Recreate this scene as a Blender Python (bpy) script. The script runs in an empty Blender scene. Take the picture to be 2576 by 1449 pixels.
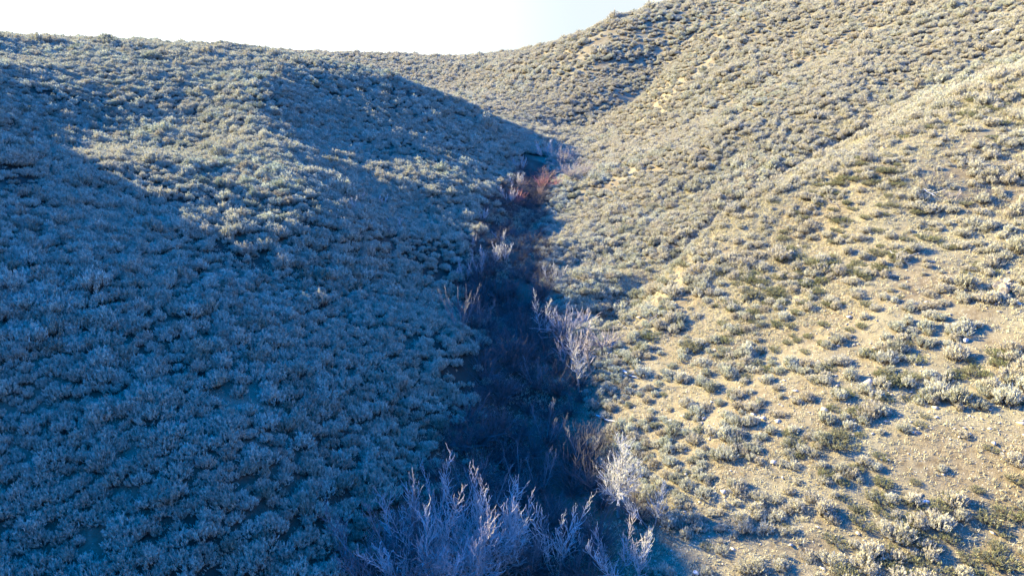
import bpy, math, random
import numpy as np
from mathutils import Vector
R = math.radians
sc = bpy.context.scene
col = sc.collection
rng = np.random.default_rng(7)

# ------------------------------------------------------------------ camera, sky, sun, exposure
FOC = 1715.0                                  # focal length in pixels of a 2576 px wide picture
PITCH = R(18.0)
cam = bpy.data.objects.new('camera', bpy.data.cameras.new('camera'))
col.objects.link(cam)
cam.location = (0, 0, 0)
cam.rotation_euler = (R(90) - PITCH, 0, 0)
cam.data.sensor_width = 36.0
cam.data.lens = 36.0 * FOC / 2576.0
cam.data.clip_start = 0.5
cam.data.clip_end = 4000
sc.camera = cam

SUN_AZ = R(30.0)                              # from straight left towards the front
SUN_EL = R(18.5)
S = Vector((-math.cos(SUN_AZ) * math.cos(SUN_EL), math.sin(SUN_AZ) * math.cos(SUN_EL), math.sin(SUN_EL)))
sun = bpy.data.objects.new('sun', bpy.data.lights.new('sun', 'SUN'))
col.objects.link(sun)
sun.data.energy = 5.0
sun.data.angle = R(0.6)
sun.data.color = (1.0, 0.86, 0.46)
sun.rotation_euler = S.to_track_quat('Z', 'Y').to_euler()

world = bpy.data.worlds.new('World')
sc.world = world
world.use_nodes = True
wt = world.node_tree
wt.nodes.clear()
def wn(t, **k):
    n = wt.nodes.new(t)
    for a, b in k.items(): setattr(n, a, b)
    return n
sky = wn('ShaderNodeTexSky', sky_type='NISHITA', sun_disc=False)
sky.sun_elevation = SUN_EL
sky.sun_rotation = math.atan2(S.x, S.y)
sky.altitude = 1800
sky.air_density = 1.0
sky.dust_density = 0.6
sky.ozone_density = 3.0
tint = wn('ShaderNodeMix', data_type='RGBA', blend_type='MULTIPLY')
tint.inputs[0].default_value = 1.0
tint.inputs[7].default_value = (0.0, 1.36, 3.2, 1)
wt.links.new(sky.outputs[0], tint.inputs[6])
# bright haze low in the sky on the sun's side
geo = wn('ShaderNodeTexCoord')
dot = wn('ShaderNodeVectorMath', operation='DOT_PRODUCT')
dot.inputs[1].default_value = (-0.95, 0.30, 0.0)
wt.links.new(geo.outputs['Generated'], dot.inputs[0])
mr1 = wn('ShaderNodeMapRange', interpolation_type='SMOOTHSTEP')
for k_, v_ in (('From Min', 0.20), ('From Max', 0.65), ('To Min', 3.7), ('To Max', 8.5)): mr1.inputs[k_].default_value = v_
wt.links.new(dot.outputs['Value'], mr1.inputs['Value'])
sx_ = wn('ShaderNodeSeparateXYZ')
wt.links.new(geo.outputs['Generated'], sx_.inputs[0])
mr2 = wn('ShaderNodeMapRange', interpolation_type='SMOOTHSTEP')
for k_, v_ in (('From Min', 0.09), ('From Max', 0.20), ('To Min', 1.0), ('To Max', 0.0)): mr2.inputs[k_].default_value = v_
wt.links.new(sx_.outputs['Z'], mr2.inputs['Value'])
mr = wn('ShaderNodeMath', operation='MULTIPLY')
wt.links.new(mr1.outputs['Result'], mr.inputs[0]); wt.links.new(mr2.outputs['Result'], mr.inputs[1])
glow = wn('ShaderNodeMix', data_type='RGBA', blend_type='ADD')
glow.inputs[0].default_value = 1.0
gc = wn('ShaderNodeVectorMath', operation='SCALE')
gc.inputs[0].default_value = (0.90, 0.97, 0.96)
wt.links.new(mr.outputs[0], gc.inputs['Scale'])
zr = wn('ShaderNodeMapRange')           # sky light comes mostly from overhead
for k_, v_ in (('From Min', 0.10), ('From Max', 0.9), ('To Min', 0.02), ('To Max', 2.0)): zr.inputs[k_].default_value = v_
wt.links.new(sx_.outputs['Z'], zr.inputs['Value'])
zs = wn('ShaderNodeVectorMath', operation='SCALE')
wt.links.new(tint.outputs[2], zs.inputs[0]); wt.links.new(zr.outputs['Result'], zs.inputs['Scale'])
wt.links.new(zs.outputs['Vector'], glow.inputs[6])
wt.links.new(gc.outputs['Vector'], glow.inputs[7])
bg = wn('ShaderNodeBackground')
bg.inputs['Strength'].default_value = 0.060
out = wn('ShaderNodeOutputWorld')
wt.links.new(glow.outputs[2], bg.inputs['Color'])
wt.links.new(bg.outputs[0], out.inputs['Surface'])

sc.view_settings.view_transform = 'Standard'
sc.view_settings.look = 'None'
sc.view_settings.gamma = 1.0
sc.view_settings.exposure = 2.12
sc.view_settings.use_curve_mapping = False
sc.cycles.max_bounces = 5
sc.cycles.diffuse_bounces = 1

# ------------------------------------------------------------------ the lie of the land
# survey points: picture column, picture row, distance ahead in metres
IMG=[ # u,v,y
# ravine floor
(1300,1449,26),(1385,1200,35),(1375,1000,43.5),(1420,760,58.3),(1450,850,51.3),(1490,980,43.3),(1320,800,57.5),(1330,600,84),(1350,450,122),(1365,372,153),
# left slope
(0,1449,21),(450,1449,21.5),(900,1449,24),(0,1100,26),(600,1100,27.5),(900,1100,31),(1150,1150,33.5),(0,724,34),(300,724,37),(600,724,41),(900,724,47),
(0,400,70),(0,290,82),(0,134,122),(300,400,72),(300,250,102),(600,400,78),(600,250,112),(600,150,140),(850,400,85),(400,550,52),(700,550,57),(900,550,63),(850,250,122),
(1000,400,94),(1000,600,62),(1000,250,139),(1200,400,120),(1200,300,153),(1000,1000,35.5),(1130,600,67),(1150,850,45),(1180,480,89),
# left crest
(0,96,150),(300,106,158),(640,127,165),(800,155,162),(950,180,168),(1080,225,162),(1180,255,165),(1290,320,167),
# right slope near
(2576,1449,21.5),(2100,1449,23.5),(1700,1449,25),(2576,1100,27),(2100,1100,30.5),(1700,1100,35),(2576,724,37),(2200,724,42),(1850,724,49),
(2576,400,50),(2400,550,46),(2200,480,52),(2000,620,52),(1600,900,46),(1500,900,46.8),
# spur crest
(2576,180,64),(2400,270,62.5),(2200,370,60),(1900,520,58.5),(1700,660,57.5),(1560,750,57.5),
# gully behind it
(2576,110,95),(2400,200,91),(2200,300,85),(1900,440,82),(1700,560,77),(1550,680,70),
(1450,600,79),(1600,450,97),(1850,330,97),(2100,200,105),(2300,100,112),(2576,0,110),(2300,0,135),(2000,100,150),(1800,200,148),
(1650,330,140),(1480,430,118),(1420,520,98),(2000,0,180),(1800,80,185),(1500,390,140),
# back gully
(1640,240,200),(1560,330,168),(1660,110,240),(1760,20,262),(1720,200,160),(1860,110,165),(1640,290,155),
# back hill
(1370,122,310),(1500,76,275),(1600,52,262),(1500,150,240),(1400,200,242),(1450,260,206),(1550,230,205),(1300,280,205),
(1180,240,265),(1090,215,300),(950,137,390),(1300,131,370),(700,128,400),(1150,160,350),(1250,200,280),
]
WORLD=[ # x,y,z  hidden / off frame
(-170,220,2),(-110,230,-2),(-60,220,-4),(-30,200,-9),(-15,185,-13),(-150,300,2),(-250,250,10),
(0,0,-24),(-25,5,-17),(25,5,-15),(0,-40,-26),(-60,-30,-4),(60,-30,0),
(60,20,2),(90,60,16),(110,100,22),(140,150,32),(160,230,42),(120,300,45),(60,380,15),(-100,450,0),(-250,450,5),(60,500,0),(0,500,0),(200,400,45),
]
LEFT=[(-45,51.7,-2.6),(-61,70,3.9),(-40,20,-7),(-95,75,6),(-140,130,12),(-130,60,12)]
RIDGES=[([(-42,122),(-40,112),(-37,98),(-26,76),(-20,66),(-16,60)],1.5,5.0),([(-100,134),(-90,122)],1.2,5.0),([(-32,125),(-19,92),(-13,76),(-10,62),(-11,48),(-8,38)],-1.7,9.0),([(8.9,56.5),(10.2,57.8),(14,63),(18,67.5),(26,74),(40,82)],-2.5,3.0),([(18,190),(28,195),(36,205),(46,225)],-3.2,12.0),([(-58,82),(-47,79),(-38,70),(-30.5,61)],0.35,4.0),([(-30,141),(-20,152),(-11,164)],-1.0,7.0)]
def ridge(x,y):
    x=np.asarray(x,float);y=np.asarray(y,float);o=np.zeros(x.shape)
    for pts,amp,sg in RIDGES:
        d2=np.full(x.shape,1e9)
        for (a,b),(c,d) in zip(pts,pts[1:]):
            L=(c-a)**2+(d-b)**2;t=np.clip(((x-a)*(c-a)+(y-b)*(d-b))/L,0,1)
            d2=np.minimum(d2,(x-a-t*(c-a))**2+(y-b-t*(d-b))**2)
        o=o+amp*np.exp(-d2/sg**2)
    return o

def ray(u, v):
    xc = (u - 1288) / FOC; yc = -(v - 724) / FOC
    return np.array([xc, math.cos(PITCH) + yc * math.sin(PITCH), -math.sin(PITCH) + yc * math.cos(PITCH)])
EPS = 5.0
def fit():
    P = []
    for u, v, y in IMG:
        d = ray(u, v); P.append(d * (y / d[1]))
    P = np.array(P + [np.array(p, float) for p in WORLD + LEFT])
    wx, wy = P[:, 0], P[:, 1]
    d = np.sqrt((wx[:, None] - wx) ** 2 + (wy[:, None] - wy) ** 2 + EPS ** 2)
    n = len(P)
    K = np.zeros((n + 3, n + 3))
    K[:n, :n] = d + np.diag(-0.3 * np.hypot(wx, wy) / 60)
    K[:n, n] = 1; K[:n, n + 1] = wx; K[:n, n + 2] = wy; K[n:, :n] = K[:n, n:].T
    return P, np.linalg.solve(K, np.r_[P[:, 2], 0, 0, 0])
CP, CC = fit()
def base_h(x, y):
    x = np.asarray(x, float); y = np.asarray(y, float)
    s = x.shape; x = x.ravel(); y = y.ravel(); o = np.zeros(len(x))
    for i in range(0, len(x), 50000):
        a = x[i:i + 50000, None]; b = y[i:i + 50000, None]
        d = np.sqrt((a - CP[:, 0]) ** 2 + (b - CP[:, 1]) ** 2 + EPS ** 2)
        o[i:i + 50000] = d @ CC[:-3] + CC[-3] + CC[-2] * a[:, 0] + CC[-1] * b[:, 0]
    return o.reshape(s) + ridge(x, y).reshape(s)
_tab = np.random.default_rng(11).random((256, 256))
def vnoise(x, y, s, k=0):
    x = np.asarray(x, float) / s + 31.7 * k + 1000; y = np.asarray(y, float) / s + 17.3 * k + 1000
    i = np.floor(x).astype(int); j = np.floor(y).astype(int); fx = x - i; fy = y - j
    fx = fx * fx * (3 - 2 * fx); fy = fy * fy * (3 - 2 * fy)
    g = lambda a, b: _tab[a % 256, b % 256]
    return (g(i, j) * (1 - fx) * (1 - fy) + g(i + 1, j) * fx * (1 - fy) + g(i, j + 1) * (1 - fx) * fy + g(i + 1, j + 1) * fx * fy) * 2 - 1
FLY = np.array([-40, 26, 34.5, 44, 58.5, 85, 122, 158, 230, 300])
FLX = np.array([0.3, 0.3, 2.2, 2.3, 1.6, 2.2, 4.4, 7.5, 0, -15])
RVY = [20, 26, 34, 44, 58, 85, 110, 140]      # the brushy ravine bed: middle and half width
RVC = [0.2, 0.2, 1.0, 1.7, -0.6, 0.0, 3.0, 5.0]
RVW = [6.9, 6.9, 5.7, 3.8, 4.4, 4.4, 3.6, 2.6]
def floor_dist(x, y):
    return np.asarray(x) - np.interp(y, FLY, FLX)
def rill(x, y):
    # shallow erosion rills running down the sunlit slope
    q = y + 0.55 * x + 1.2 * vnoise(x, y, 3.0, 4)
    r = 1 - np.abs(vnoise(q, x * 0.12, 1.5, 5))
    return np.clip(r - 0.86, 0, 1) / 0.14
def height(x, y):
    x = np.asarray(x, float); y = np.asarray(y, float)
    h = base_h(x, y)
    h = h + 0.28 * vnoise(x, y, 7.0, 1) + 0.13 * vnoise(x, y, 2.7, 2) + 0.06 * vnoise(x, y, 1.1, 3)
    rib = np.clip((floor_dist(x, y) - 18) / 15, 0, 1) * np.clip((y - 85) / 30, 0, 1) * np.clip((330 - y) / 60, 0, 1)
    h = h + 1.1 * rib * vnoise(x * 0.25, y, 15.0, 12) + 0.5 * rib * vnoise(x * 0.4, y, 6.0, 13)
    near = np.clip((75 - y) / 20, 0, 1) * np.clip((floor_dist(x, y) - 4) / 3, 0, 1)
    return h - 0.24 * near * rill(x, y) * (vnoise(x, y, 6, 6) > -0.1)
YS = np.concatenate([np.arange(14, 75, 0.2), np.arange(75, 450, 0.8)])
def at(u, v):
    """ground point seen at picture position (u, v)"""
    d = ray(u, v) / ray(u, v)[1]
    below = d[2] * YS < height(d[0] * YS, YS)
    i = int(np.argmax(below))
    return Vector((d[0] * YS[i], YS[i], float(height(d[0] * YS[i], YS[i]))))
def project(x, y, z):
    cy = y * math.cos(PITCH) - z * math.sin(PITCH)
    up = y * math.sin(PITCH) + z * math.cos(PITCH)
    return 1288 + FOC * x / cy, 724 - FOC * up / cy, cy

# ------------------------------------------------------------------ materials
def new_mat(name, rough=0.9):
    m = bpy.data.materials.new(name); m.use_nodes = True
    nt = m.node_tree; b = nt.nodes['Principled BSDF']
    b.inputs['Roughness'].default_value = rough
    b.inputs['Specular IOR Level'].default_value = 0.15
    return m, nt, b
def noise(nt, vec, scale, detail=4, rough=0.6):
    n = nt.nodes.new('ShaderNodeTexNoise'); n.inputs['Scale'].default_value = scale
    n.inputs['Detail'].default_value = detail; n.inputs['Roughness'].default_value = rough
    nt.links.new(vec, n.inputs['Vector']); return n.outputs['Fac']
def ramp(nt, fac, stops):
    r = nt.nodes.new('ShaderNodeValToRGB')
    e = r.color_ramp.elements
    while len(e) < len(stops): e.new(0.5)
    for k, (p, c) in enumerate(stops):
        e[k].position = p; e[k].color = (*c, 1) if len(c) == 3 else c
    nt.links.new(fac, r.inputs[0]); return r.outputs[0]
def mix(nt, fac, a, b, mode='MIX'):
    m = nt.nodes.new('ShaderNodeMix'); m.data_type = 'RGBA'; m.blend_type = mode
    if isinstance(fac, float): m.inputs[0].default_value = fac
    else: nt.links.new(fac, m.inputs[0])
    for s, i in ((a, 6), (b, 7)):
        if isinstance(s, tuple): m.inputs[i].default_value = (*s, 1)
        else: nt.links.new(s, m.inputs[i])
    return m.outputs[2]

gm, nt, b = new_mat('dry_soil', 1.0)
tc = nt.nodes.new('ShaderNodeTexCoord').outputs['Object']
n1 = noise(nt, tc, 0.22, 5, 0.65)
n2 = noise(nt, tc, 2.6, 6, 0.7)
n3 = noise(nt, tc, 14.0, 4, 0.7)
soil = ramp(nt, n2, [(0.30, (0.12, 0.088, 0.05)), (0.50, (0.195, 0.150, 0.088)), (0.72, (0.28, 0.23, 0.14))])
grass = ramp(nt, n3, [(0.35, (0.18, 0.15, 0.088)), (0.65, (0.34, 0.295, 0.185))])
g = ramp(nt, n1, [(0.40, (0, 0, 0)), (0.62, (1, 1, 1))])
c1 = mix(nt, g, soil, grass)
vor = nt.nodes.new('ShaderNodeTexVoronoi'); vor.inputs['Scale'].default_value = 7.0
nt.links.new(tc, vor.inputs['Vector'])
peb = ramp(nt, vor.outputs['Distance'], [(0.10, (1, 1, 1)), (0.26, (0, 0, 0))])
pm = nt.nodes.new('ShaderNodeMath'); pm.operation = 'MULTIPLY'
nt.links.new(peb, pm.inputs[0])
nt.links.new(ramp(nt, noise(nt, tc, 0.9, 3), [(0.48, (0, 0, 0)), (0.60, (1, 1, 1))]), pm.inputs[1])
c2 = mix(nt, pm.outputs[0], c1, (0.56, 0.49, 0.37))
la = nt.nodes.new('ShaderNodeAttribute'); la.attribute_name = 'ground_shade'
c2 = mix(nt, la.outputs['Fac'], c2, (0.028, 0.023, 0.018))  # shade painted into the soil colour, near black where the mask is full
nt.links.new(c2, b.inputs['Base Color'])
bm_ = nt.nodes.new('ShaderNodeBump'); bm_.inputs['Strength'].default_value = 0.8; bm_.inputs['Distance'].default_value = 0.060
hs = nt.nodes.new('ShaderNodeMath'); hs.operation = 'ADD'
nt.links.new(n2, hs.inputs[0]); nt.links.new(n3, hs.inputs[1])
nt.links.new(hs.outputs[0], bm_.inputs['Height']); nt.links.new(bm_.outputs[0], b.inputs['Normal'])

def leaf_mat(name, stops, patch, rough=0.85, trans=0.22, sunny_tone=None):
    m, nt, b = new_mat(name, rough)
    oi = nt.nodes.new('ShaderNodeObjectInfo')
    c = ramp(nt, oi.outputs['Random'], stops)
    pn = noise(nt, oi.outputs['Location'], 0.045, 3)
    c = mix(nt, ramp(nt, pn, [(0.38, (0, 0, 0)), (0.55, (0.65, 0.65, 0.65))]), c, patch)
    if sunny_tone:      # sun and shade put into leaf colour: greener left, straw right and far
        sx3 = nt.nodes.new('ShaderNodeSeparateXYZ'); nt.links.new(oi.outputs['Location'], sx3.inputs[0])
        m3 = nt.nodes.new('ShaderNodeMapRange'); m3.inputs['From Min'].default_value = -4; m3.inputs['From Max'].default_value = 14
        yy = nt.nodes.new('ShaderNodeMath'); yy.operation = 'SUBTRACT'; yy.inputs[1].default_value = 165; nt.links.new(sx3.outputs[1], yy.inputs[0])
        ym = nt.nodes.new('ShaderNodeMath'); ym.operation = 'MAXIMUM'; ym.inputs[1].default_value = 0; nt.links.new(yy.outputs[0], ym.inputs[0])
        xa = nt.nodes.new('ShaderNodeMath'); xa.operation = 'ADD'; nt.links.new(sx3.outputs[0], xa.inputs[0]); nt.links.new(ym.outputs[0], xa.inputs[1])
        nt.links.new(xa.outputs[0], m3.inputs['Value'])
        c = mix(nt, m3.outputs[0], mix(nt, 0.85, c, (0.97, 0.99, 0.92), 'MULTIPLY'), mix(nt, 0.28, c, sunny_tone))
    gn = noise(nt, nt.nodes.new('ShaderNodeTexCoord').outputs['Object'], 5.0, 2)
    c = mix(nt, 0.8, c, ramp(nt, gn, [(0.32, (0.45, 0.45, 0.45)), (0.62, (1.25, 1.25, 1.25))]), 'MULTIPLY')
    nt.links.new(c, b.inputs['Base Color'])
    tr = nt.nodes.new('ShaderNodeBsdfTranslucent'); nt.links.new(c, tr.inputs['Color'])
    ms = nt.nodes.new('ShaderNodeMixShader'); ms.inputs[0].default_value = trans
    nt.links.new(b.outputs[0], ms.inputs[1]); nt.links.new(tr.outputs[0], ms.inputs[2])
    nt.links.new(ms.outputs[0], nt.nodes['Material Output'].inputs['Surface'])
    return m
M = {}
M['sage'] = leaf_mat('sage_foliage', [(0.0, (0.26, 0.29, 0.20)), (0.25, (0.50, 0.54, 0.41)), (0.5, (0.70, 0.72, 0.57)), (0.75, (0.66, 0.61, 0.46)), (1.0, (0.42, 0.36, 0.26))], (0.64, 0.58, 0.43), sunny_tone=(0.70, 0.61, 0.42))
M['stalk'] = leaf_mat('seed_stalk', [(0.0, (0.78, 0.73, 0.59)), (1.0, (0.72, 0.65, 0.52))], (0.76, 0.69, 0.54), sunny_tone=(0.80, 0.71, 0.52))
M['wood'] = leaf_mat('sage_wood', [(0.0, (0.09, 0.072, 0.055)), (1.0, (0.14, 0.11, 0.085))], (0.11, 0.09, 0.07))
M['green'] = leaf_mat('olive_foliage', [(0.0, (0.22, 0.24, 0.11)), (0.5, (0.30, 0.30, 0.15)), (1.0, (0.32, 0.30, 0.18))], (0.30, 0.29, 0.15))
M['grass'] = leaf_mat('straw_grass', [(0.0, (0.60, 0.54, 0.36)), (1.0, (0.60, 0.54, 0.36))], (0.52, 0.47, 0.30))
def flat_mat(name, a, bcol, scale=3.0, rough=0.85):
    m, nt, b = new_mat(name, rough)
    c = ramp(nt, noise(nt, nt.nodes.new('ShaderNodeTexCoord').outputs['Object'], scale, 5), [(0.3, a), (0.7, bcol)])
    nt.links.new(c, b.inputs['Base Color']); return m
M['bark'] = flat_mat('pale_bark', (0.24, 0.22, 0.19), (0.42, 0.39, 0.34), 2.0)
M['twig'] = flat_mat('pale_twig', (0.46, 0.43, 0.36), (0.80, 0.76, 0.68), 1.2)
M['pinktwig'] = flat_mat('pinkish_twig', (0.42, 0.35, 0.30), (0.76, 0.67, 0.60), 0.8)
M['bluetwig'] = flat_mat('grey_twig', (0.15, 0.14, 0.13), (0.32, 0.30, 0.28), 0.8)
M['willow'] = flat_mat('dark_willow_stem', (0.07, 0.063, 0.06), (0.20, 0.18, 0.165), 0.9)
M['redtwig'] = flat_mat('red_twig', (0.38, 0.14, 0.13), (0.56, 0.32, 0.28), 1.5)
M['orange'] = flat_mat('orange_twig', (0.42, 0.25, 0.16), (0.50, 0.37, 0.27), 1.5)
M['mauve'] = flat_mat('mauve_twig', (0.36, 0.30, 0.27), (0.54, 0.47, 0.42), 1.0)
M['dead'] = flat_mat('dead_wood', (0.50, 0.47, 0.43), (0.78, 0.75, 0.70), 4.0)
M['darkwood'] = flat_mat('weathered_dark_wood', (0.16, 0.13, 0.11), (0.30, 0.26, 0.22), 4.0)
M['rock'] = flat_mat('pale_rock', (0.13, 0.105, 0.08), (0.42, 0.36, 0.28), 4.5)
M['white_rock'] = flat_mat('white_rock', (0.48, 0.45, 0.39), (0.66, 0.62, 0.55), 3.0)
M['gravel'] = flat_mat('gravel_stone', (0.34, 0.28, 0.20), (0.60, 0.53, 0.42), 1.7)

# ------------------------------------------------------------------ helpers
def mesh_np(name, V, Fc, k, m, smooth=False):
    """V (n,3) points, Fc (f,k) faces -> mesh data"""
    V = np.asarray(V, np.float32); Fc = np.asarray(Fc, np.int32)
    me = bpy.data.meshes.new(name)
    me.vertices.add(len(V)); me.vertices.foreach_set('co', V.ravel())
    me.loops.add(Fc.size); me.loops.foreach_set('vertex_index', Fc.ravel())
    me.polygons.add(len(Fc)); me.polygons.foreach_set('loop_start', np.arange(0, Fc.size, k, dtype=np.int32))
    me.polygons.foreach_set('loop_total', np.full(len(Fc), k, np.int32))
    if smooth: me.polygons.foreach_set('use_smooth', np.ones(len(Fc), bool))
    me.update(calc_edges=True); me.materials.append(m); return me
def link(name, data, parent=None):
    o = bpy.data.objects.new(name, data); col.objects.link(o)
    if parent: o.parent = parent
    return o
def tag(o, label=None, cat=None, group=None, kind=None):
    if label: o['label'] = label
    if cat: o['category'] = cat
    if group: o['group'] = group
    if kind: o['kind'] = kind
    return o
def copy_tree(root):
    r = root.copy(); col.objects.link(r)
    for ch in root.children:
        c = ch.copy(); col.objects.link(c); c.parent = r
    return r
class Tubes:
    def __init__(s, sides=3): s.V = []; s.F = []; s.n = 0; s.k = sides
    def add(s, P, rad):
        P = np.asarray(P, float); n = len(P); rad = np.asarray(rad, float)
        T = np.gradient(P, axis=0); T /= np.linalg.norm(T, axis=1, keepdims=True) + 1e-9
        a = np.cross(T, [0.31, 0.17, 0.93] if abs(T[0][2]) < 0.9 else [1, 0, 0.1]); a /= np.linalg.norm(a, axis=1, keepdims=True) + 1e-9
        c = np.cross(T, a)
        th = np.arange(s.k) * 2 * math.pi / s.k
        ring = P[:, None, :] + rad[:, None, None] * (np.cos(th)[None, :, None] * a[:, None, :] + np.sin(th)[None, :, None] * c[:, None, :])
        s.V.append(ring.reshape(-1, 3))
        i = np.arange(n - 1)[:, None] * s.k; j = np.arange(s.k)[None, :]; j2 = (j + 1) % s.k
        f = np.stack([i + j, i + j2, i + j2 + s.k, i + j + s.k], -1).reshape(-1, 4) + s.n
        s.F.append(f); s.n += n * s.k
    def mesh(s, name, m): return mesh_np(name, np.concatenate(s.V), np.concatenate(s.F), 4, m)

# ------------------------------------------------------------------ ground sheet
def axis(lo, hi, fine_lo, fine_hi, st, g):
    a = [0.0]
    v = max(0.0, fine_lo); out = list(np.arange(fine_lo, fine_hi, st))
    p = fine_hi
    while p < hi: out.append(p); p += st + g * (p - fine_hi)
    p = fine_lo - st; left = []
    while p > lo: left.append(p); p -= st + g * (fine_lo - p)
    return np.array(left[::-1] + out)
gx = axis(-480, 480, -34, 40, 0.42, 0.016)
gy = axis(-160, 900, 18, 75, 0.42, 0.011)
GX, GY = np.meshgrid(gx, gy)
GZ = height(GX, GY)
far = np.clip((np.hypot(GX, GY - 150) - 420) / 300, 0, 1)
GZ = GZ * (1 - far) + (-25) * far
nx, ny = len(gx), len(gy)
idx = np.arange(nx * ny).reshape(ny, nx)
quad = np.stack([idx[:-1, :-1], idx[:-1, 1:], idx[1:, 1:], idx[1:, :-1]], -1).reshape(-1, 4)
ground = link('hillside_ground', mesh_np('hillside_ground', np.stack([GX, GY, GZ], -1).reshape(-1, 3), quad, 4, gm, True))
lit = np.exp(-((GX - np.interp(GY, RVY, RVC)) / (0.92 * np.interp(GY, RVY, RVW))) ** 4) * (GY < 135) * np.clip(0.8 + 0.4 * vnoise(GX, GY, 3, 9), 0, 1)  # ravine shade, mixed dark into the soil colour, broken up by noise
slope_shade = np.clip((2 - floor_dist(GX, GY)) / 4, 0, 1) * np.clip(0.62 + 0.5 * vnoise(GX, GY, 4.5, 24), 0.1, 0.85)  # shade between the left slope bushes, painted as darker soil
lit = np.maximum(lit, slope_shade)
la_ = ground.data.attributes.new('ground_shade', 'FLOAT', 'POINT'); la_.data.foreach_set('value', lit.astype(np.float32).ravel())
tag(ground, 'sagebrush hills with dry tan soil falling to a narrow ravine', kind='structure')

# ------------------------------------------------------------------ shrub models
def tuft_parts(r, n, Rr, H, nleaf, L, W, flat=0.8, lean=0.25):
    """tuft axes of a mound-shaped shrub: returns leaf triangles and stem tubes"""
    V = []; st = Tubes(3)
    for k in range(n):
        ph = r.uniform(0, 2 * math.pi); q = math.sqrt(r.uniform(0, 1)); rr = Rr * q
        tip = np.array([rr * math.cos(ph), rr * math.sin(ph), H * math.sqrt(max(0.05, 1 - flat * q * q)) * r.uniform(0.72, 1.15)])
        b0 = np.array([tip[0] * 0.25, tip[1] * 0.25, -0.08])
        mid = (b0 + tip) / 2 + np.array([tip[0] * 0.22, tip[1] * 0.22, -0.04])
        st.add([b0, mid, tip * [1, 1, 0.92]], [0.02, 0.012, 0.004])
        t = r.uniform(0.52, 1.0, nleaf)[:, None]
        P = (1 - t) ** 2 * b0 + 2 * t * (1 - t) * mid + t * t * tip
        ax = 2 * (1 - t) * (mid - b0) + 2 * t * (tip - mid); ax /= np.linalg.norm(ax, axis=1, keepdims=True)
        P = P + r.normal(0, 0.026, (nleaf, 3)) * [1, 1, 0.6]
        D = ax * 1.1 + r.normal(0, 0.45, (nleaf, 3)) + [0, 0, lean]; D /= np.linalg.norm(D, axis=1, keepdims=True)
        sd = np.cross(D, r.normal(0, 1, (nleaf, 3))); sd /= np.linalg.norm(sd, axis=1, keepdims=True)
        l = L * r.uniform(0.6, 1.3, (nleaf, 1)); w = W * r.uniform(0.7, 1.3, (nleaf, 1))
        V.append(np.stack([P - sd * w / 2, P + sd * w / 2, P + D * l + sd * w * 0.45, P + D * l - sd * w * 0.2], 1).reshape(-1, 3))
    V = np.concatenate(V); return V, np.arange(len(V)).reshape(-1, 4), st
SAGE = []
def sage_proto(seed, n, Rr, H, nleaf, L, W, stalks, mat, flat=0.8, name='sagebrush', lean=0.25):
    r = np.random.default_rng(seed)
    V, Fc, st = tuft_parts(r, n, Rr, H, nleaf, L, W, flat, lean)
    root = link(name, None)
    nf = len(Fc)
    link('stems', st.mesh('stems', M['wood']), root)
    if stalks:
        sk = Tubes(3)
        for k in range(stalks):
            ph = r.uniform(0, 6.283); q = math.sqrt(r.uniform(0, 0.9)) * Rr
            z0 = H * math.sqrt(max(0.1, 1 - flat * (q / Rr) ** 2)) * 0.7
            a = np.array([q * math.cos(ph), q * math.sin(ph), z0]); hh = r.uniform(0.14, 0.30)
            d = np.array([a[0] * 0.25, a[1] * 0.25, hh]) + r.normal(0, 0.03, 3)
            sk.add([a, a + d * 0.5, a + d], [0.006, 0.014, 0.003])
        V2 = np.concatenate(sk.V); F2 = np.concatenate(sk.F) + len(V)
        V = np.concatenate([V, V2]); Fc = np.concatenate([Fc, F2])
    fo = link('foliage', mesh_np('foliage', V, Fc, 4, mat), root)
    if stalks:
        fo.data.materials.append(M['stalk'])
        mi = np.zeros(len(Fc), np.int32); mi[nf:] = 1; fo.data.polygons.foreach_set('material_index', mi)
    return root
for i, (n, Rr, H, stalks) in enumerate([(46, .60, .72, 26), (40, .55, .62, 0), (56, .75, .70, 40), (38, .48, .80, 30), (60, .85, .62, 0), (34, .50, .55, 16), (50, .66, .85, 48)]):
    SAGE.append(sage_proto(100 + i, int(n * 1.1), Rr, H * 1.12, 24, 0.115, 0.027, stalks, M['sage']))
GREEN = [sage_proto(200 + i, n, Rr, H, 16, 0.09, 0.024, 0, M['green'], 0.75, 'green_shrub', 0.1) for i, (n, Rr, H) in enumerate([(70, .85, .38), (60, .70, .50), (80, 1.05, .34)])]

# ------------------------------------------------------------------ where shrubs stand
def sample(y0, y1, cell, smul):
    xs = np.arange(-0.92 * y1 - 14, 0.92 * y1 + 14, cell); ys = np.arange(y0, y1, cell)
    X, Y = np.meshgrid(xs, ys); X = X + rng.uniform(-.48, .48, X.shape) * cell; Y = Y + rng.uniform(-.48, .48, X.shape) * cell
    X = X.ravel(); Y = Y.ravel()
    k = np.abs(X) < 0.90 * Y + 12 * (Y < 80) + 4; X = X[k]; Y = Y[k]
    return X, Y, np.full(len(X), smul)
sets = [sample(15, 50, 0.48, 0.60), sample(50, 80, 0.55, 0.66), sample(80, 130, 0.66, 0.76), sample(130, 230, 0.92, 0.98), sample(230, 430, 1.6, 1.5)]
X = np.concatenate([s[0] for s in sets]); Y = np.concatenate([s[1] for s in sets]); SM_ = np.concatenate([s[2] for s in sets])
fd = floor_dist(X, Y)
CRX = np.array([4, 10, 15, 21.7, 32, 43, 90]); CRY = np.array([60, 58.5, 58.5, 59.5, 61, 65, 80])
bare = np.clip((fd - 5) / 4, 0, 1) * np.clip((np.interp(X, CRX, CRY) - Y) / 4, 0, 1)      # the sunny near spur
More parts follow.
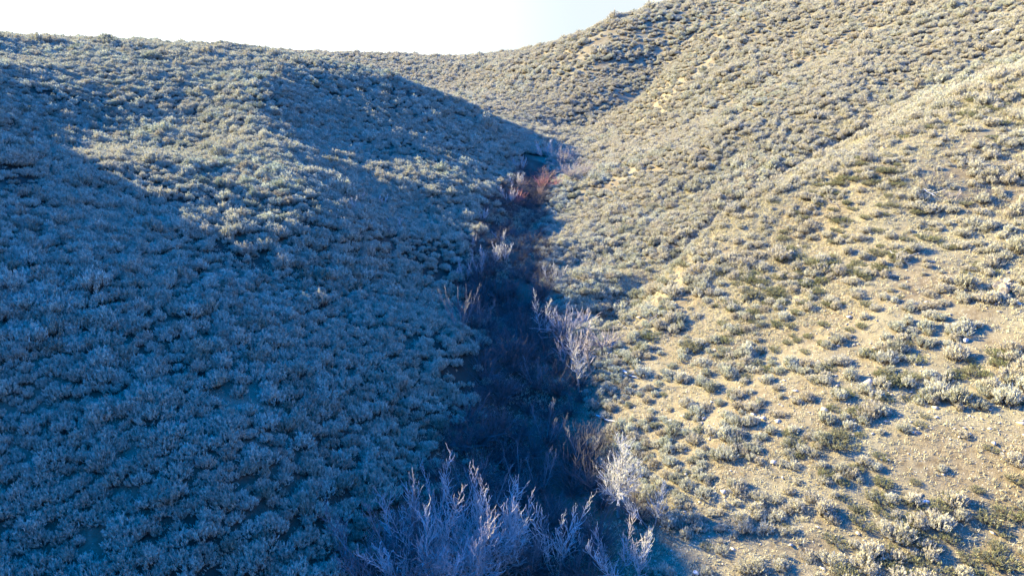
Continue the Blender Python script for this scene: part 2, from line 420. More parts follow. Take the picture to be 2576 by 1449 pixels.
clump = 0.5 + 0.5 * (0.5 * vnoise(X * 0.6, Y, 1.7, 21) + 0.5 * vnoise(X * 0.7, Y, 0.9, 22)) 
rightfar = np.clip((fd - 6) / 4, 0, 1) * (1 - bare)
dens = 0.98 - 0.28 * np.clip(vnoise(X, Y, 9, 23), 0, 1) - 0.55 * np.clip((vnoise(X * 0.6, Y, 4.5, 24) - 0.40) * 4, 0, 1) * np.clip((80 - Y) / 20, 0, 1) - 0.35 * np.clip((vnoise(X * 0.6, Y, 7.0, 25) - 0.30) * 3, 0, 1) - 0.22 * rightfar
dens = np.where(bare > 0, dens * (1 - bare) + bare * np.clip((clump - 0.34) * 2.0, 0.08, 0.80), dens)
crest = np.exp(-((Y - np.interp(X, CRX, CRY) - 0.8) / 1.6) ** 2) * np.clip((fd - 4) / 3, 0, 1) * (X < 70)
dens = np.maximum(dens, 0.92 * crest)
inrav = np.exp(-((X - np.interp(Y, RVY, RVC)) / np.interp(Y, RVY, RVW)) ** 6) * (Y < 140)
dens = dens * (1 - inrav)
keep = rng.random(len(X)) < dens
X, Y, SM_, bare, fd, clump = X[keep], Y[keep], SM_[keep], bare[keep], fd[keep], clump[keep]
Z = height(X, Y)
N = len(X)
SCL = SM_ * rng.lognormal(0, 0.27, N) * np.where(bare > .5, 0.92, 1.0) * (1 + 0.18 * vnoise(X, Y, 6, 61))
ROT = rng.uniform(0, 6.283, N)
greenness = vnoise(X, Y, 8, 31)
isgreen = (bare > .5) & (rng.random(N) < np.clip(0.22 + 0.5 * greenness, 0.05, 0.6)) & (Y < 64)
VAR = np.where(isgreen, rng.integers(0, len(GREEN), N), rng.integers(0, len(SAGE), N))
u, v, dep = project(X, Y, Z + 0.3)
size = SCL / dep
inframe = (u > 10) & (u < 2566) & (v > 10) & (v < 1442)
def where(u, v):
    return '%d%% across and %d%% down the photo' % (round(u / 25.76), round(v / 14.49))
# nearest shrubs as things of their own
used_lab = set()
def place_individuals(mask, protos, cap, words, group, cat):
    ids = np.nonzero(mask & inframe)[0]
    ids = ids[np.argsort(-size[ids])][:cap]
    first = set()
    for i in ids:
        if not inframe[i]: continue
        k = VAR[i]
        if k not in first: o = protos[k]; first.add(k)
        else: o = copy_tree(protos[k])
        o.location = (X[i], Y[i], Z[i] - 0.03); o.rotation_euler = (0, 0, ROT[i]); o.scale = (SCL[i],) * 3
        lab = words(i, k)
        if lab in used_lab: lab = lab.replace(' across', '.5%% across' % ()) if False else lab
        n = 0; du = 0
        while lab in used_lab:
            du += 1; n += 1
            lab = words(i, k, du)
        used_lab.add(lab)
        tag(o, lab, cat, group)
    return ids
side = lambda i: 'on the shaded left slope' if fd[i] < -3 else ('in the shaded ravine' if fd[i] < 4 else 'on the sunny slope')
def sage_words(i, k, du=0):
    sz = 'big' if SCL[i] > 1.2 else ('small' if SCL[i] < 0.8 else 'grey')
    st = 'stalky' if k in (0, 2, 3, 6) else 'leafy'
    f = '%s %s sagebrush %s, %.*f%% across and %.*f%% down'
    d = 0 if du == 0 else 1
    return f % (sz, st, side(i), d, u[i] / 25.76, d, v[i] / 14.49)
def green_words(i, k, du=0):
    d = 0 if du == 0 else 1
    return 'low olive green shrub %s, %.*f%% across and %.*f%% down' % (side(i), d, u[i] / 25.76, d, v[i] / 14.49)
ind1 = place_individuals(~isgreen, SAGE, 300, sage_words, 'sagebrush bushes on the slopes', 'shrub')
ind2 = place_individuals(isgreen, GREEN, 300, green_words, 'low green shrubs on the sunny slope', 'shrub')

# the thousands of smaller ones further off: one object, instances of the same shrubs
def cover(name, mask, protos, label):
    ids = np.nonzero(mask)[0]
    me = bpy.data.meshes.new(name); me.vertices.add(len(ids))
    me.vertices.foreach_set('co', np.stack([X[ids], Y[ids], Z[ids] - 0.04], -1).astype(np.float32).ravel())
    for nm, ty, arr in (('scl', 'FLOAT', SCL[ids]), ('rot', 'FLOAT', ROT[ids]), ('var', 'INT', VAR[ids])):
        at_ = me.attributes.new(nm, ty, 'POINT'); at_.data.foreach_set('value', arr.astype(np.float32 if ty == 'FLOAT' else np.int32))
    o = link(name, me)
    ng = bpy.data.node_groups.new(name, 'GeometryNodeTree')
    ng.interface.new_socket('Geometry', in_out='INPUT', socket_type='NodeSocketGeometry')
    ng.interface.new_socket('Geometry', in_out='OUTPUT', socket_type='NodeSocketGeometry')
    N_ = ng.nodes.new; L_ = ng.links.new
    gi = N_('NodeGroupInput'); go = N_('NodeGroupOutput')
    J = N_('GeometryNodeJoinGeometry')
    for p in protos:
        j2 = N_('GeometryNodeJoinGeometry')
        for ch in p.children:
            oi = N_('GeometryNodeObjectInfo'); oi.transform_space = 'ORIGINAL'; oi.inputs['Object'].default_value = ch
            L_(oi.outputs['Geometry'], j2.inputs[0])
        g2 = N_('GeometryNodeGeometryToInstance'); L_(j2.outputs[0], g2.inputs[0]); L_(g2.outputs[0], J.inputs[0])
    def attr(nm, ty):
        a = N_('GeometryNodeInputNamedAttribute'); a.data_type = ty; a.inputs['Name'].default_value = nm; return a.outputs['Attribute']
    ip = N_('GeometryNodeInstanceOnPoints'); ip.inputs['Pick Instance'].default_value = True
    mp = N_('GeometryNodeMeshToPoints')
    L_(gi.outputs[0], mp.inputs['Mesh']); L_(mp.outputs[0], ip.inputs['Points']); L_(J.outputs[0], ip.inputs['Instance'])
    L_(attr('var', 'INT'), ip.inputs['Instance Index'])
    cx = N_('ShaderNodeCombineXYZ'); L_(attr('rot', 'FLOAT'), cx.inputs[2]); L_(cx.outputs[0], ip.inputs['Rotation'])
    cs = N_('ShaderNodeCombineXYZ'); s_ = attr('scl', 'FLOAT')
    for q in range(3): L_(s_, cs.inputs[q])
    L_(cs.outputs[0], ip.inputs['Scale'])
    L_(ip.outputs[0], go.inputs[0])
    md = o.modifiers.new('scatter', 'NODES'); md.node_group = ng
    tag(o, label, 'shrubs', kind='stuff'); return o
rest = np.ones(N, bool); rest[ind1] = False; rest[ind2] = False
cover('sagebrush_cover', rest & ~isgreen, SAGE, 'dense grey sagebrush covering both hillsides up to the skyline')
if (rest & isgreen).sum() > 0:
    pass  # green shrubs outside the frame are left out
print('shrubs', N, 'green', isgreen.sum(), len(ind2))

# ------------------------------------------------------------------ dry grass tufts and gravel (stuff)
def scatter_xy(n, y0, y1, pred):
    Yr = np.sqrt(rng.uniform(y0 ** 2, y1 ** 2, n)); Xr = rng.uniform(-1, 1, n) * (0.84 * Yr + 9)
    k = rng.random(n) < pred(Xr, Yr); return Xr[k], Yr[k]
gxx, gyy = scatter_xy(380000, 17, 95, lambda a, c: np.where(floor_dist(a, c) > 4, np.clip(0.50 + 0.6 * vnoise(a, c, 4, 41), 0.10, 1), np.clip(0.22 + 0.4 * vnoise(a, c, 5, 42), 0, 1)))
gzz = height(gxx, gyy)
nb = 7; n = len(gxx)
base = np.stack([gxx, gyy, gzz - 0.02], -1)[:, None, :] + rng.normal(0, 0.07, (n, nb, 3)) * [1, 1, 0]
D = rng.normal(0, 0.6, (n, nb, 3)); D[..., 2] = rng.uniform(0.5, 1.4, (n, nb)); D /= np.linalg.norm(D, axis=-1, keepdims=True)
Lg = rng.uniform(0.12, 0.28, (n, nb, 1)) * np.clip(np.hypot(gxx, gyy) / 45, 0.8, 1.5)[:, None, None]
sd = np.cross(D, rng.normal(0, 1, (n, nb, 3))); sd /= np.linalg.norm(sd, axis=-1, keepdims=True); sd *= 0.019
V = np.stack([base - sd, base + sd, base + D * Lg], 2).reshape(-1, 3)
tag(link('dry_grass', mesh_np('dry_grass', V, np.arange(len(V)).reshape(-1, 3), 3, M['grass'])), 'thin straw coloured dry grass between the sagebrush', 'grass', kind='stuff')

sx, sy = scatter_xy(80000, 17, 75, lambda a, c: np.where(floor_dist(a, c) > 5, np.clip(0.30 + 0.9 * vnoise(a, c, 3.5, 43), 0.03, 1), 0.0))
sz = height(sx, sy)
oct_ = np.array([[1, 0, 0], [-0.9, 0.2, 0], [0.1, 1, 0], [0, -0.85, 0.1], [0.1, 0, 0.8], [0, 0, -0.8]])
of = np.array([[0, 2, 4], [2, 1, 4], [1, 3, 4], [3, 0, 4], [2, 0, 5], [1, 2, 5], [3, 1, 5], [0, 3, 5]])
n = len(sx); s_ = rng.lognormal(-2.95, 0.6, n)
a = rng.uniform(0, 6.283, n); ca, sa = np.cos(a), np.sin(a)
Vs = oct_[None] * rng.uniform(0.6, 1.3, (n, 6, 3)) * [1.0, 0.75, 0.5] * s_[:, None, None]
Vs = np.stack([Vs[..., 0] * ca[:, None] - Vs[..., 1] * sa[:, None], Vs[..., 0] * sa[:, None] + Vs[..., 1] * ca[:, None], Vs[..., 2]], -1)
Vs = Vs + np.stack([sx, sy, sz + s_ * 0.15], -1)[:, None, :]
Fs = (of[None] + (np.arange(n) * 6)[:, None, None]).reshape(-1, 3)
tag(link('gravel', mesh_np('gravel', Vs.reshape(-1, 3), Fs, 3, M['gravel'])), 'pale loose stones scattered over the tan soil', 'gravel', kind='stuff')

# ------------------------------------------------------------------ bare trees and thickets
def curve(p, d, L, n, up, r, wob=0.10):
    """polyline from p along d, bending upwards"""
    P = [np.array(p, float)]; d = np.array(d, float); d /= np.linalg.norm(d)
    for k in range(n):
        d = d + np.array([0, 0, up / n]) + r.normal(0, wob, 3); d /= np.linalg.norm(d)
        P.append(P[-1] + d * L / n)
    return np.array(P)
def side_dir(T, ang, r):
    a = np.cross(T, r.normal(0, 1, 3)); a /= np.linalg.norm(a) + 1e-9
    return T * math.cos(ang) + a * math.sin(ang)
def branch(tb, P, rad, r, lvl, dens, up, L0, tw=0.013):
    """twigs along polyline P"""
    n = max(2, int(dens * L0))
    for t in np.linspace(0.18, 0.98, n) + r.normal(0, 0.02, n):
        t = min(max(t, 0.05), 0.99); f = t * (len(P) - 1); i = int(f); q = P[i] + (P[i + 1] - P[i]) * (f - i)
        T = P[i + 1] - P[i]; T = T / np.linalg.norm(T)
        L = L0 * (0.62 - 0.35 * t) * r.uniform(0.6, 1.25)
        C = curve(q, side_dir(T, r.uniform(0.45, 0.95), r), L, 4, up, r, 0.08)
        r0 = max(tw, rad * (1 - t) * 0.6)
        tb.add(C, np.linspace(r0, tw * 0.45, 5))
        if lvl > 0 and L > 0.35: branch(tb, C, r0, r, lvl - 1, dens, up, L, tw)
def bare_tree(seed, h, spread, nb, trunk_m, twig_m, t0=0.22, up=0.65, dens=5.0, stems=1, tw=0.013, lean=(0, 0), lvl=1, name='bare_tree'):
    r = np.random.default_rng(seed)
    root = link(name, None); tk = Tubes(6); tb = Tubes(3)
    for s in range(stems):
        ph = s * 2.4 + r.uniform(0, 1)
        out_ = 0.0 if stems == 1 else r.uniform(0.25, 0.85) * spread
        d0 = np.array([math.cos(ph) * out_ + lean[0], math.sin(ph) * out_ + lean[1], 1.0])
        hh = h * (1 if stems == 1 else r.uniform(0.62, 0.95))
        P = curve([math.cos(ph) * 0.12 * (stems > 1), math.sin(ph) * 0.12 * (stems > 1), -0.15], d0, hh * 1.05, 9, 0.5 if stems > 1 else 0.1, r, 0.05)
        r0 = 0.017 * hh / math.sqrt(stems) + 0.016
        tk.add(P, np.linspace(r0 if stems == 1 else r0 * 0.8, 0.006, 10))
        n = int((1.6 if stems == 1 else 2.3) * nb / stems)
        for t in np.linspace(t0, 0.97, n):
            f = t * 9; i = min(int(f), 8); q = P[i] + (P[i + 1] - P[i]) * (f - i)
            T = P[i + 1] - P[i]; T = T / np.linalg.norm(T)
            L = 0.80 * spread * h * 0.5 * (1.05 - 0.75 * t) * r.uniform(0.65, 1.2) * (1.0 if stems == 1 else 0.75)
            C = curve(q, side_dir(T, r.uniform(0.85, 1.2) if stems == 1 else r.uniform(0.45, 0.85), r), L, 6, up * 1.3, r, 0.07)
            rr = max(tw * 1.2, r0 * (1 - t) * 0.45)
            tb.add(C, np.linspace(rr, tw * 0.6, 7))
            branch(tb, C, rr, r, lvl, dens, up * 0.6, L, tw)
    link('trunk', tk.mesh('trunk', trunk_m), root)
    link('crown', tb.mesh('crown', twig_m), root)
    return root
def h_from(p, vtop):
    """height of something standing at p whose top shows at row vtop"""
    d = ray(1288, vtop); k = d[2] / d[1]
    return max(0.5, p.y * k - p.z)
# u, base row, top row, spread, branches, stems, bark, twig, lean, label
TREES = [
 (1556, 1300, 1106, 0.95, 46, 1, 'bark', 'twig', (-0.06, 0), 'bare tree with a pale cone-shaped crown beside the shadow edge, lower right of ravine'),
 (1640, 1330, 1195, 1.1, 26, 2, 'bark', 'twig', (-0.35, 0), 'bare pale tree leaning left right at the shadow edge'),
 (1550, 1440, 1282, 1.0, 26, 3, 'bark', 'pinktwig', (-0.1, 0), 'forked bare shrub tree below the pale cone-shaped tree, left of a taller twin'),
 (1592, 1480, 1300, 1.0, 30, 2, 'bark', 'twig', (0, 0), 'bare pinkish tree at the bottom of the picture against the shadow edge'),
 (1250, 1440, 1128, 0.85, 60, 5, 'bark', 'twig', (0.0, 0), 'bare tree with the brightest rounded dense crown in the ravine thicket'),
 (1292, 1449, 1180, 0.6, 40, 3, 'bark', 'pinktwig', (0, 0), 'slim bare tree right of the brightest rounded crown'),
 (1148, 1449, 1148, 0.6, 36, 3, 'bark', 'pinktwig', (0, 0), 'slim pinkish bare tree left of the brightest rounded crown'),
 (1080, 1449, 1158, 0.7, 40, 3, 'bark', 'pinktwig', (0, 0), 'small bare tree with reddish lit tips, upper left of the thicket'),
 (1130, 1520, 1225, 1.1, 72, 8, 'bark', 'pinktwig', (0, 0), 'wide many-stemmed bare tree with lit tips in the middle of the lower thicket'),
 (1060, 1500, 1218, 0.9, 48, 5, 'bark', 'twig', (0, 0), 'upright bare tree just left of the wide many-stemmed tree'),
 (990, 1500, 1240, 1.15, 60, 6, 'bark', 'bluetwig', (-0.05, 0), 'big grey bare shrub tree at the left end of the lower thicket'),
 (1035, 1530, 1285, 0.8, 40, 2, 'bark', 'twig', (0, 0), 'bare shrub with few curved lit shoots at the lower left of the thicket'),
 (1355, 1240, 1100, 0.9, 26, 3, 'bark', 'bluetwig', (0, 0), 'thin grey bare tree alone above the right part of the thicket'),
 (1172, 1250, 1112, 0.8, 20, 3, 'bark', 'bluetwig', (0, 0), 'thin bare shrub at the top edge of the thicket, left of the brightest crown'),
 (1300, 1210, 1108, 0.8, 20, 3, 'bark', 'bluetwig', (0, 0), 'small bare shrub between the brightest crown and the lone thin tree'),
 (1262, 1446, 1290, 1.4, 50, 7, 'bark', 'bluetwig', (0.05, 0), 'low sprawling grey bare tree in the dark centre of the lower thicket'),
 (1400, 1449, 1225, 0.9, 30, 5, 'bark', 'twig', (0, 0), 'bare shrub tree standing alone in the dark between the lower thicket and the shadow edge'),
 (1205, 1500, 1205, 0.9, 40, 4, 'bark', 'pinktwig', (0, 0), 'bare tree just right of the wide many-stemmed tree, tips lit'),
 (1020, 1449, 1180, 0.8, 30, 2, 'bark', 'bluetwig', (0, 0), 'dim grey bare tree at the upper left edge of the lower thicket'),
 (1330, 1449, 1250, 0.9, 34, 3, 'bark', 'bluetwig', (0, 0), 'dim grey bare tree in the dark gap right of the slim tree'),
 (1440, 1449, 1330, 0.9, 30, 3, 'bark', 'bluetwig', (0, 0), 'dim grey bare shrub tree in the dark bottom, left of the two lit trees'),
 (1225, 1300, 1135, 0.6, 24, 2, 'bark', 'bluetwig', (0, 0), 'dim slim bare tree behind the brightest rounded crown'),
 (1372, 1120, 1005, 1.0, 34, 4, 'bark', 'bluetwig', (0, 0), 'dark sprawling bare shrub in the ravine narrows above the thicket'),
 (1470, 1170, 1050, 1.0, 26, 4, 'bark', 'bluetwig', (0, 0), 'dark bare shrub under the curved shadow edge'),
 (1240, 668, 590, 1.1, 34, 3, 'bark', 'twig', (0, 0), 'broad pale bare tree on the left bank halfway up the ravine'),
 (1205, 700, 612, 0.8, 26, 3, 'bark', 'pinktwig', (0, 0), 'pinkish bare tree left below the broad pale one halfway up the ravine'),
 (1172, 705, 632, 0.7, 20, 3, 'bark', 'pinktwig', (0, 0), 'small pinkish bare tree, leftmost of the three halfway up the ravine'),
 (1185, 625, 575, 0.8, 16, 3, 'bark', 'pinktwig', (0, 0), 'small bare tree just above the three halfway up the ravine'),
 (1215, 560, 520, 1.0, 24, 4, 'bark', 'twig', (0, 0), 'pale bare shrub on the left bank between the lower trio and the orange shrub'),
 (1262, 610, 570, 1.0, 24, 4, 'bark', 'twig', (0, 0), 'pale bare shrub right above the broad pale tree halfway up the ravine'),
 (1268, 660, 592, 1.0, 26, 4, 'bark', 'twig', (0, 0), 'pale bare tree touching the broad pale one on its right, halfway up the ravine'),
 (1150, 700, 655, 1.0, 22, 4, 'bark', 'twig', (0, 0), 'low pale bare shrub left of the trio halfway up the ravine'),
 (1160, 835, 700, 0.7, 40, 6, 'bark', 'bluetwig', (-0.05, 0), 'tall upright bare shrub with lit tips on the left bank'),
 (1205, 835, 705, 0.6, 26, 3, 'bark', 'bluetwig', (0.03, 0), 'bare shrub with a few tall lit shoots, right of the tall upright one'),
 (1366, 850, 720, 0.8, 26, 3, 'bark', 'twig', (-0.05, 0), 'pale bare tree on the right edge of the shadow, middle of the ravine'),
 (1388, 720, 635, 0.9, 26, 3, 'bark', 'twig', (0, 0), 'pale bare tree above the middle of the ravine against the shadow edge'),
 (1457, 985, 825, 0.6, 30, 1, 'bark', 'twig', (-0.20, 0), 'tall pale bare tree leaning left over the curved shadow edge'),
 (1487, 945, 800, 0.6, 28, 1, 'darkwood', 'pinktwig', (-0.30, 0), 'dark-trunked bare tree leaning left on the sunny bank'),
 (1425, 930, 815, 0.9, 24, 4, 'bark', 'mauve', (0, 0), 'pinkish bushy bare tree behind the tall leaning one'),
 (1348, 970, 890, 1.2, 36, 6, 'bark', 'bluetwig', (0, 0), 'rounded grey bare shrub alone in the dark ravine left of the leaning trees'),
 (1372, 400, 330, 0.9, 26, 2, 'bark', 'twig', (0, 0), 'farthest pale bare tree at the head of the ravine'),
 (1312, 430, 375, 1.0, 26, 3, 'bark', 'twig', (0, 0), 'pale bare tree on the left at the head of the ravine'),
 (1300, 472, 420, 1.1, 30, 4, 'bark', 'twig', (0, 0), 'pale bare tree just left of the orange shrub'),
 (1282, 512, 458, 0.9, 40, 6, 'bark', 'pinktwig', (0, 0), 'dense pale pinkish shrub tree left below the orange shrub'),
 (878, 530, 478, 1.0, 26, 4, 'bark', 'twig', (0, 0), 'pale bare shrub in the side gully of the left slope, leftmost'),
 (906, 505, 470, 1.0, 18, 3, 'bark', 'twig', (0, 0), 'smaller pale bare shrub in the side gully of the left slope'),
 (962, 515, 482, 0.9, 18, 3, 'bark', 'twig', (0, 0), 'lone pale bare shrub on the left slope right of the side gully'),
 (996, 580, 536, 0.8, 20, 3, 'bark', 'twig', (0, 0), 'pale bare shrub with lit tips lowest on the left slope'),
 (972, 590, 560, 0.9, 16, 3, 'bark', 'bluetwig', (0, 0), 'small bare shrub beside the lowest one on the left slope'),
 (1224, 512, 484, 0.8, 16, 3, 'bark', 'bluetwig', (0, 0), 'tiny bare shrub on the left bank near the head of the ravine'),
 (2340, 475, 405, 1.0, 16, 3, 'bluetwig', 'bluetwig', (0, 0), 'dead bare shrub on the open sunny slope, leftmost of three'),
 (2396, 508, 462, 1.2, 18, 4, 'bluetwig', 'mauve', (0, 0), 'dead grey shrub on the open sunny slope, middle of three'),
 (2470, 510, 455, 1.0, 16, 3, 'darkwood', 'bluetwig', (0, 0), 'dead bare shrub on the open sunny slope, rightmost of three'),
 (2268, 660, 632, 1.3, 16, 5, 'bark', 'twig', (0, 0), 'low pale dead shrub between sagebrush, right middle of the sunny slope'),
 (1178, 1640, 1400, 0.9, 26, 4, 'bark', 'pinktwig', (0, 0), 'bare tree tips rising at the very bottom edge of the thicket'),
]
sd_ = 500
for (uu, vb, vt, sp, nb_, stn, bk, tm, ln, lab) in TREES:
    p = at(uu, vb); h = h_from(p, vt); sd_ += 1
    far_ = p.y
    tw = 0.0135 if far_ < 45 else (0.016 if far_ < 75 else 0.028)
    t = bare_tree(sd_, h, sp, nb_, M[bk], M[tm], dens=(4.6 if far_ < 45 else 3.0), stems=stn, tw=tw, lean=ln, lvl=(2 if far_ < 45 else 1))
    t.location = p
    dead = 'dead' in lab or 'shrub' in lab
    if dead: t.name = 'bare_shrub'
    tag(t, lab, 'shrub' if dead else 'tree', 'bare shrubs' if dead else 'bare trees in the ravine')

# low leafless willow thickets that fill the ravine floor
def thicket(seed, n, h, spread, m, tw=0.010, name='willow_shrub'):
    r = np.random.default_rng(seed); root = link(name, None); a = Tubes(3); b_ = Tubes(3)
    for k in range(n):
        ph = r.uniform(0, 6.283); o_ = r.uniform(0.2, 1.3) * spread
        P = curve([r.normal(0, .15), r.normal(0, .15), -0.1], [math.cos(ph) * o_, math.sin(ph) * o_, 1], h * r.uniform(0.6, 1.1), 6, r.uniform(-0.9, 0.5), r, 0.08)
        a.add(P, np.linspace(tw * 1.6, tw * 0.7, 7)); branch(b_, P, tw, r, 0, 4.0, 0.3, h * 0.5, tw * 0.8)
    link('stems', a.mesh('stems', m), root); link('twigs', b_.mesh('twigs', m), root); return root
TH_D = [thicket(700 + i, 60, 1.9, 0.9 + 0.15 * i, M['willow'], 0.012) for i in range(4)]
occ = []
r = np.random.default_rng(33)
tries = []
for k in range(4000):
    y = 22 + 105 * r.random() ** 1.2; off = r.uniform(-1, 1) * float(np.interp(y, RVY, RVW)) * 0.95
    x = float(np.interp(y, RVY, RVC)) + off
    md = 1.0 if y < 60 else 1.3
    if all((x - a_) ** 2 + (y - b2) ** 2 > md * md for a_, b2 in tries): tries.append((x, y))
    if len(tries) > 290: break
fu = set()
for q, (x, y) in enumerate(tries):
    z = float(height(x, y)); uu, vv, dd = project(x, y, z + 0.8)
    if vv > 1445 or vv < 380: continue
    k = q % 4
    if k not in fu: o = TH_D[k]; fu.add(k)
    else: o = copy_tree(TH_D[k])
    s_ = r.uniform(0.7, 1.25) * (0.72 if y > 68 else 1.0); o.location = (x, y, z); o.rotation_euler = (0, 0, r.uniform(0, 6.28)); o.scale = (s_, s_, s_ * r.uniform(0.8, 1.15))
    lab = 'leafless grey willow shrub on the ravine floor, %.0f%% across and %.0f%% down the photo' % (uu / 25.76, vv / 14.49)
    if lab in used_lab: lab = 'leafless grey willow shrub on ravine floor, %.1f%% across and %.1f%% down' % (uu / 25.76, vv / 14.49)
    used_lab.add(lab); tag(o, lab, 'shrub', 'willow shrubs filling the ravine floor')

def colour_shrub(seed, uu, vb, vt, spread, n, m, lab, nm='bare_shrub'):
    p = at(uu, vb); h = h_from(p, vt)
    o = thicket(seed, n, h * 1.15, spread, m, 0.024, nm); o.location = p
    tag(o, lab, 'shrub', 'coloured shrubs at the head of the ravine')
for a_ in [
 (801, 1365, 475, 438, 1.3, 40, M['redtwig'], 'deep red leafless shrub at the head of the ravine', 'red_shrub'),
 (802, 1402, 470, 440, 1.6, 40, M['redtwig'], 'reddish shrub right of the deep red one', 'red_shrub'),
 (803, 1378, 455, 420, 1.2, 34, M['orange'], 'orange pink shrub just above the deep red one', 'orange_shrub'),
 (804, 1311, 478, 448, 1.0, 34, M['orange'], 'orange brown shrub left of the ravine across from the red ones', 'orange_shrub'),
 (805, 1358, 496, 466, 0.7, 30, M['orange'], 'upright tan pink shrub just below the deep red one', 'orange_shrub'),
 (806, 1440, 455, 395, 1.2, 44, M['mauve'], 'mauve grey bare thicket right of the red shrubs', 'bare_shrub'),
 (807, 1475, 440, 402, 1.2, 36, M['mauve'], 'mauve grey thicket, rightmost at the head of the ravine', 'bare_shrub'),
 (808, 1410, 420, 372, 1.2, 40, M['mauve'], 'mauve grey bare thicket behind the red shrubs', 'bare_shrub'),
 (809, 1385, 395, 358, 1.3, 40, M['mauve'], 'farthest mauve grey thicket at the head of the ravine', 'bare_shrub'),
 (810, 1440, 400, 368, 1.3, 30, M['mauve'], 'mauve grey thicket at the foot of the back hill, right of the farthest tree', 'bare_shrub'),
 (811, 1300, 512, 475, 0.8, 26, M['redtwig'], 'dark red stems beside the pinkish shrub tree', 'red_shrub'),
 (812, 1450, 900, 840, 1.2, 46, M['mauve'], 'mauve tangle under the leaning trees', 'bare_shrub'),
 (813, 1520, 880, 830, 1.3, 40, M['mauve'], 'mauve tangle right of the leaning trees', 'bare_shrub'),
 (814, 1420, 850, 780, 1.0, 46, M['pinktwig'], 'pale pink tangle on the sunny bank above the leaning trees', 'bare_shrub'),
 (815, 1470, 820, 775, 1.2, 40, M['pinktwig'], 'pale pink tangle right of the one on the sunny bank', 'bare_shrub'),
]: colour_shrub(*a_)

# ------------------------------------------------------------------ fallen wood and rocks
def log(seed, u0, v0, u1, v1, rad, m, label, stubs=4):
    a_, c = at(u0, v0), at(u1, v1); r = np.random.default_rng(seed)
    P = np.array([np.array(a_.lerp(c, t)) for t in np.linspace(0, 1, 7)]); P += r.normal(0, 0.05, P.shape)
    P[:, 2] = height(P[:, 0], P[:, 1]) + rad * 0.9 + np.abs(r.normal(0, 0.06, 7))
    o0 = P[0].copy(); P -= o0
    tk = Tubes(7); tk.add(P, np.linspace(rad, rad * 0.35, 7)); tb = Tubes(4)
    for k in range(stubs):
        i = r.integers(1, 6); T = P[i] - P[i - 1]; T /= np.linalg.norm(T)
        C = curve(P[i], side_dir(T, 0.8, r) * [1, 1, 0.4] + [0, 0, 0.25], r.uniform(0.5, 1.3), 4, 0.1, r); tb.add(C, np.linspace(rad * 0.4, 0.01, 5))
    root = link('fallen_branch', None); root.location = o0
    link('limb', tk.mesh('limb', m), root); link('side_twigs', tb.mesh('side_twigs', m), root)
    tag(root, label, 'fallen branch', 'fallen branches')
log(901, 1506, 862, 1552, 902, 0.09, M['dead'], 'white fallen branch right of the leaning trees')
log(902, 1568, 937, 1604, 957, 0.07, M['dead'], 'short white fallen branch low on the sunny bank')
log(903, 1655, 795, 1600, 842, 0.08, M['darkwood'], 'long dark fallen branch on the sunny bank')
log(904, 2322, 480, 2346, 496, 0.05, M['dead'], 'white fallen branch at the foot of the leftmost dead shrub')
log(905, 2080, 505, 2112, 528, 0.05, M['darkwood'], 'thin dark branch sticking out left of the dead shrubs')
log(906, 2235, 640, 2290, 668, 0.05, M['dead'], 'thin pale fallen branch beside the low dead shrub')
log(907, 1500, 1045, 1585, 1078, 0.05, M['dead'], 'white fallen branch lying over the curved shadow edge')
log(908, 1160, 790, 1190, 812, 0.05, M['dead'], 'pale fallen branch in the shade on the left bank')
log(909, 1700, 835, 1662, 858, 0.06, M['darkwood'], 'short dark branch right of the long dark one')
def rock_mesh(seed, s, m, cuts=9):
    import bmesh
    r = np.random.default_rng(seed); bm = bmesh.new(); bmesh.ops.create_icosphere(bm, subdivisions=3, radius=1)
    for k in range(cuts):
        n = r.normal(0, 1, 3); n /= np.linalg.norm(n); d = r.uniform(0.45, 0.8)
        for q in bm.verts:
            c = q.co.dot(Vector(n))
            if c > d: q.co -= Vector(n) * (c - d)
    for q in bm.verts: q.co = Vector((q.co.x * s[0], q.co.y * s[1], q.co.z * s[2])) * (1 + 0.05 * math.sin(9 * q.co.x + 7 * q.co.z + seed))
    return bm
def rock(uu, vv, s, seed, m, label, group='pale rocks'):
    bm = rock_mesh(seed, s, m); me = bpy.data.meshes.new('rock'); bm.to_mesh(me); bm.free(); me.materials.append(m)
    o = link('rock', me); p = at(uu, vv); o.location = p + Vector((0, 0, s[2] * 0.3)); o.rotation_euler = (0, 0, seed * 1.3)
    tag(o, label, 'rock', group)
rock(1577, 762, (0.30, 0.28, 0.36), 1, M['white_rock'], 'white rock in the small dark hollow of the sunny slope')
rock(2222, 376, (0.42, 0.30, 0.22), 2, M['rock'], 'pale rock on the spur crest, upper right')
rock(2234, 372, (0.30, 0.25, 0.16), 3, M['rock'], 'smaller pale rock right beside the one on the spur crest')
rock(2505, 86, (1.1, 0.7, 0.5), 4, M['white_rock'], 'white rock patch high on the far right hillside')
rock(2487, 98, (0.6, 0.5, 0.3), 5, M['white_rock'], 'small white rock left below the white patch on the far right hillside')
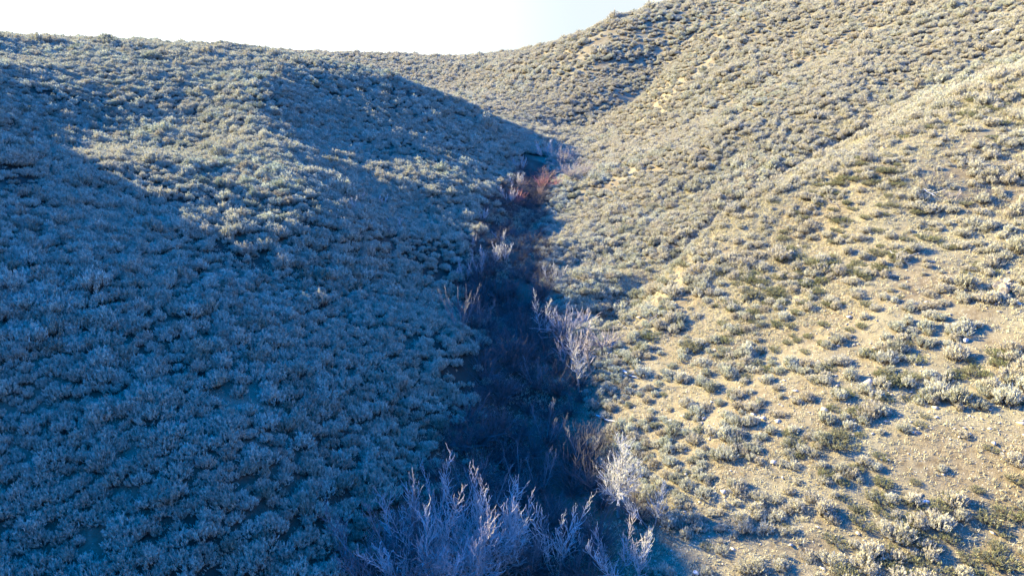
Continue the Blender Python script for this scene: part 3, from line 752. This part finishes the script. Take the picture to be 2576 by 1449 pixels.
rock(1414, 718, (0.30, 0.25, 0.22), 6, M['white_rock'], 'white rounded rock at the shadow edge in mid ravine')
rock(2515, 1005, (0.16, 0.13, 0.1), 7, M['white_rock'], 'small white stone at the right edge below the rock outcrop')
rock(2430, 858, (0.20, 0.16, 0.13), 8, M['white_rock'], 'small white stone left below the rock outcrop')
rock(1750, 1632 - 190, (0.15, 0.12, 0.08), 9, M['white_rock'], 'small white stone at the bottom edge near the shadow')
rock(2330, 1264, (0.16, 0.14, 0.1), 10, M['white_rock'], 'pale stone in the gravel of the lower sunny slope')
rock(2315, 1256, (0.12, 0.12, 0.08), 11, M['rock'], 'small tan stone beside the pale stone in the lower gravel')
rock(2305, 1100, (0.18, 0.16, 0.1), 12, M['rock'], 'flat tan stone left of the largest sagebrush clump')
# outcrop of jointed rock on the right edge
import bmesh
p = at(2556, 738)
bm = bmesh.new(); r = np.random.default_rng(5)
for k in range(11):
    b2 = rock_mesh(40 + k, (r.uniform(.28, .5), r.uniform(.25, .45), r.uniform(.35, .95)), None, 22)
    off = Vector((r.normal(0, .45), r.normal(0, .5), r.uniform(-0.35, 0.25)))
    vm = {}
    for q in b2.verts: vm[q.index] = bm.verts.new(q.co + off)
    for f in b2.faces: bm.faces.new([vm[q.index] for q in f.verts])
    b2.free()
me = bpy.data.meshes.new('rock_outcrop'); bm.to_mesh(me); bm.free(); me.materials.append(M['rock'])
o = link('rock_outcrop', me); o.location = p
tag(o, 'jagged pale grey rock outcrop at the right edge of the sunny slope', 'rock outcrop')
for k, (du, dv, s_) in enumerate([(-50, 10, .2), (-62, -14, .16), (-38, -30, .18), (-30, 22, .22), (-75, 4, .14), (-52, 34, .15), (-22, -44, .15)]):
    rock(2556 + du, 738 + dv, (s_, s_ * .8, s_ * .7), 60 + k, M['rock'],
         ['pale broken stone just left of the rock outcrop', 'small pale stone upper left of the rock outcrop', 'pale stone above the rock outcrop on its left',
          'pale stone at the lower left foot of the rock outcrop', 'farthest small stone left of the rock outcrop', 'small stone below left of the rock outcrop',
          'small stone highest above the rock outcrop'][k], 'stones round the rock outcrop')
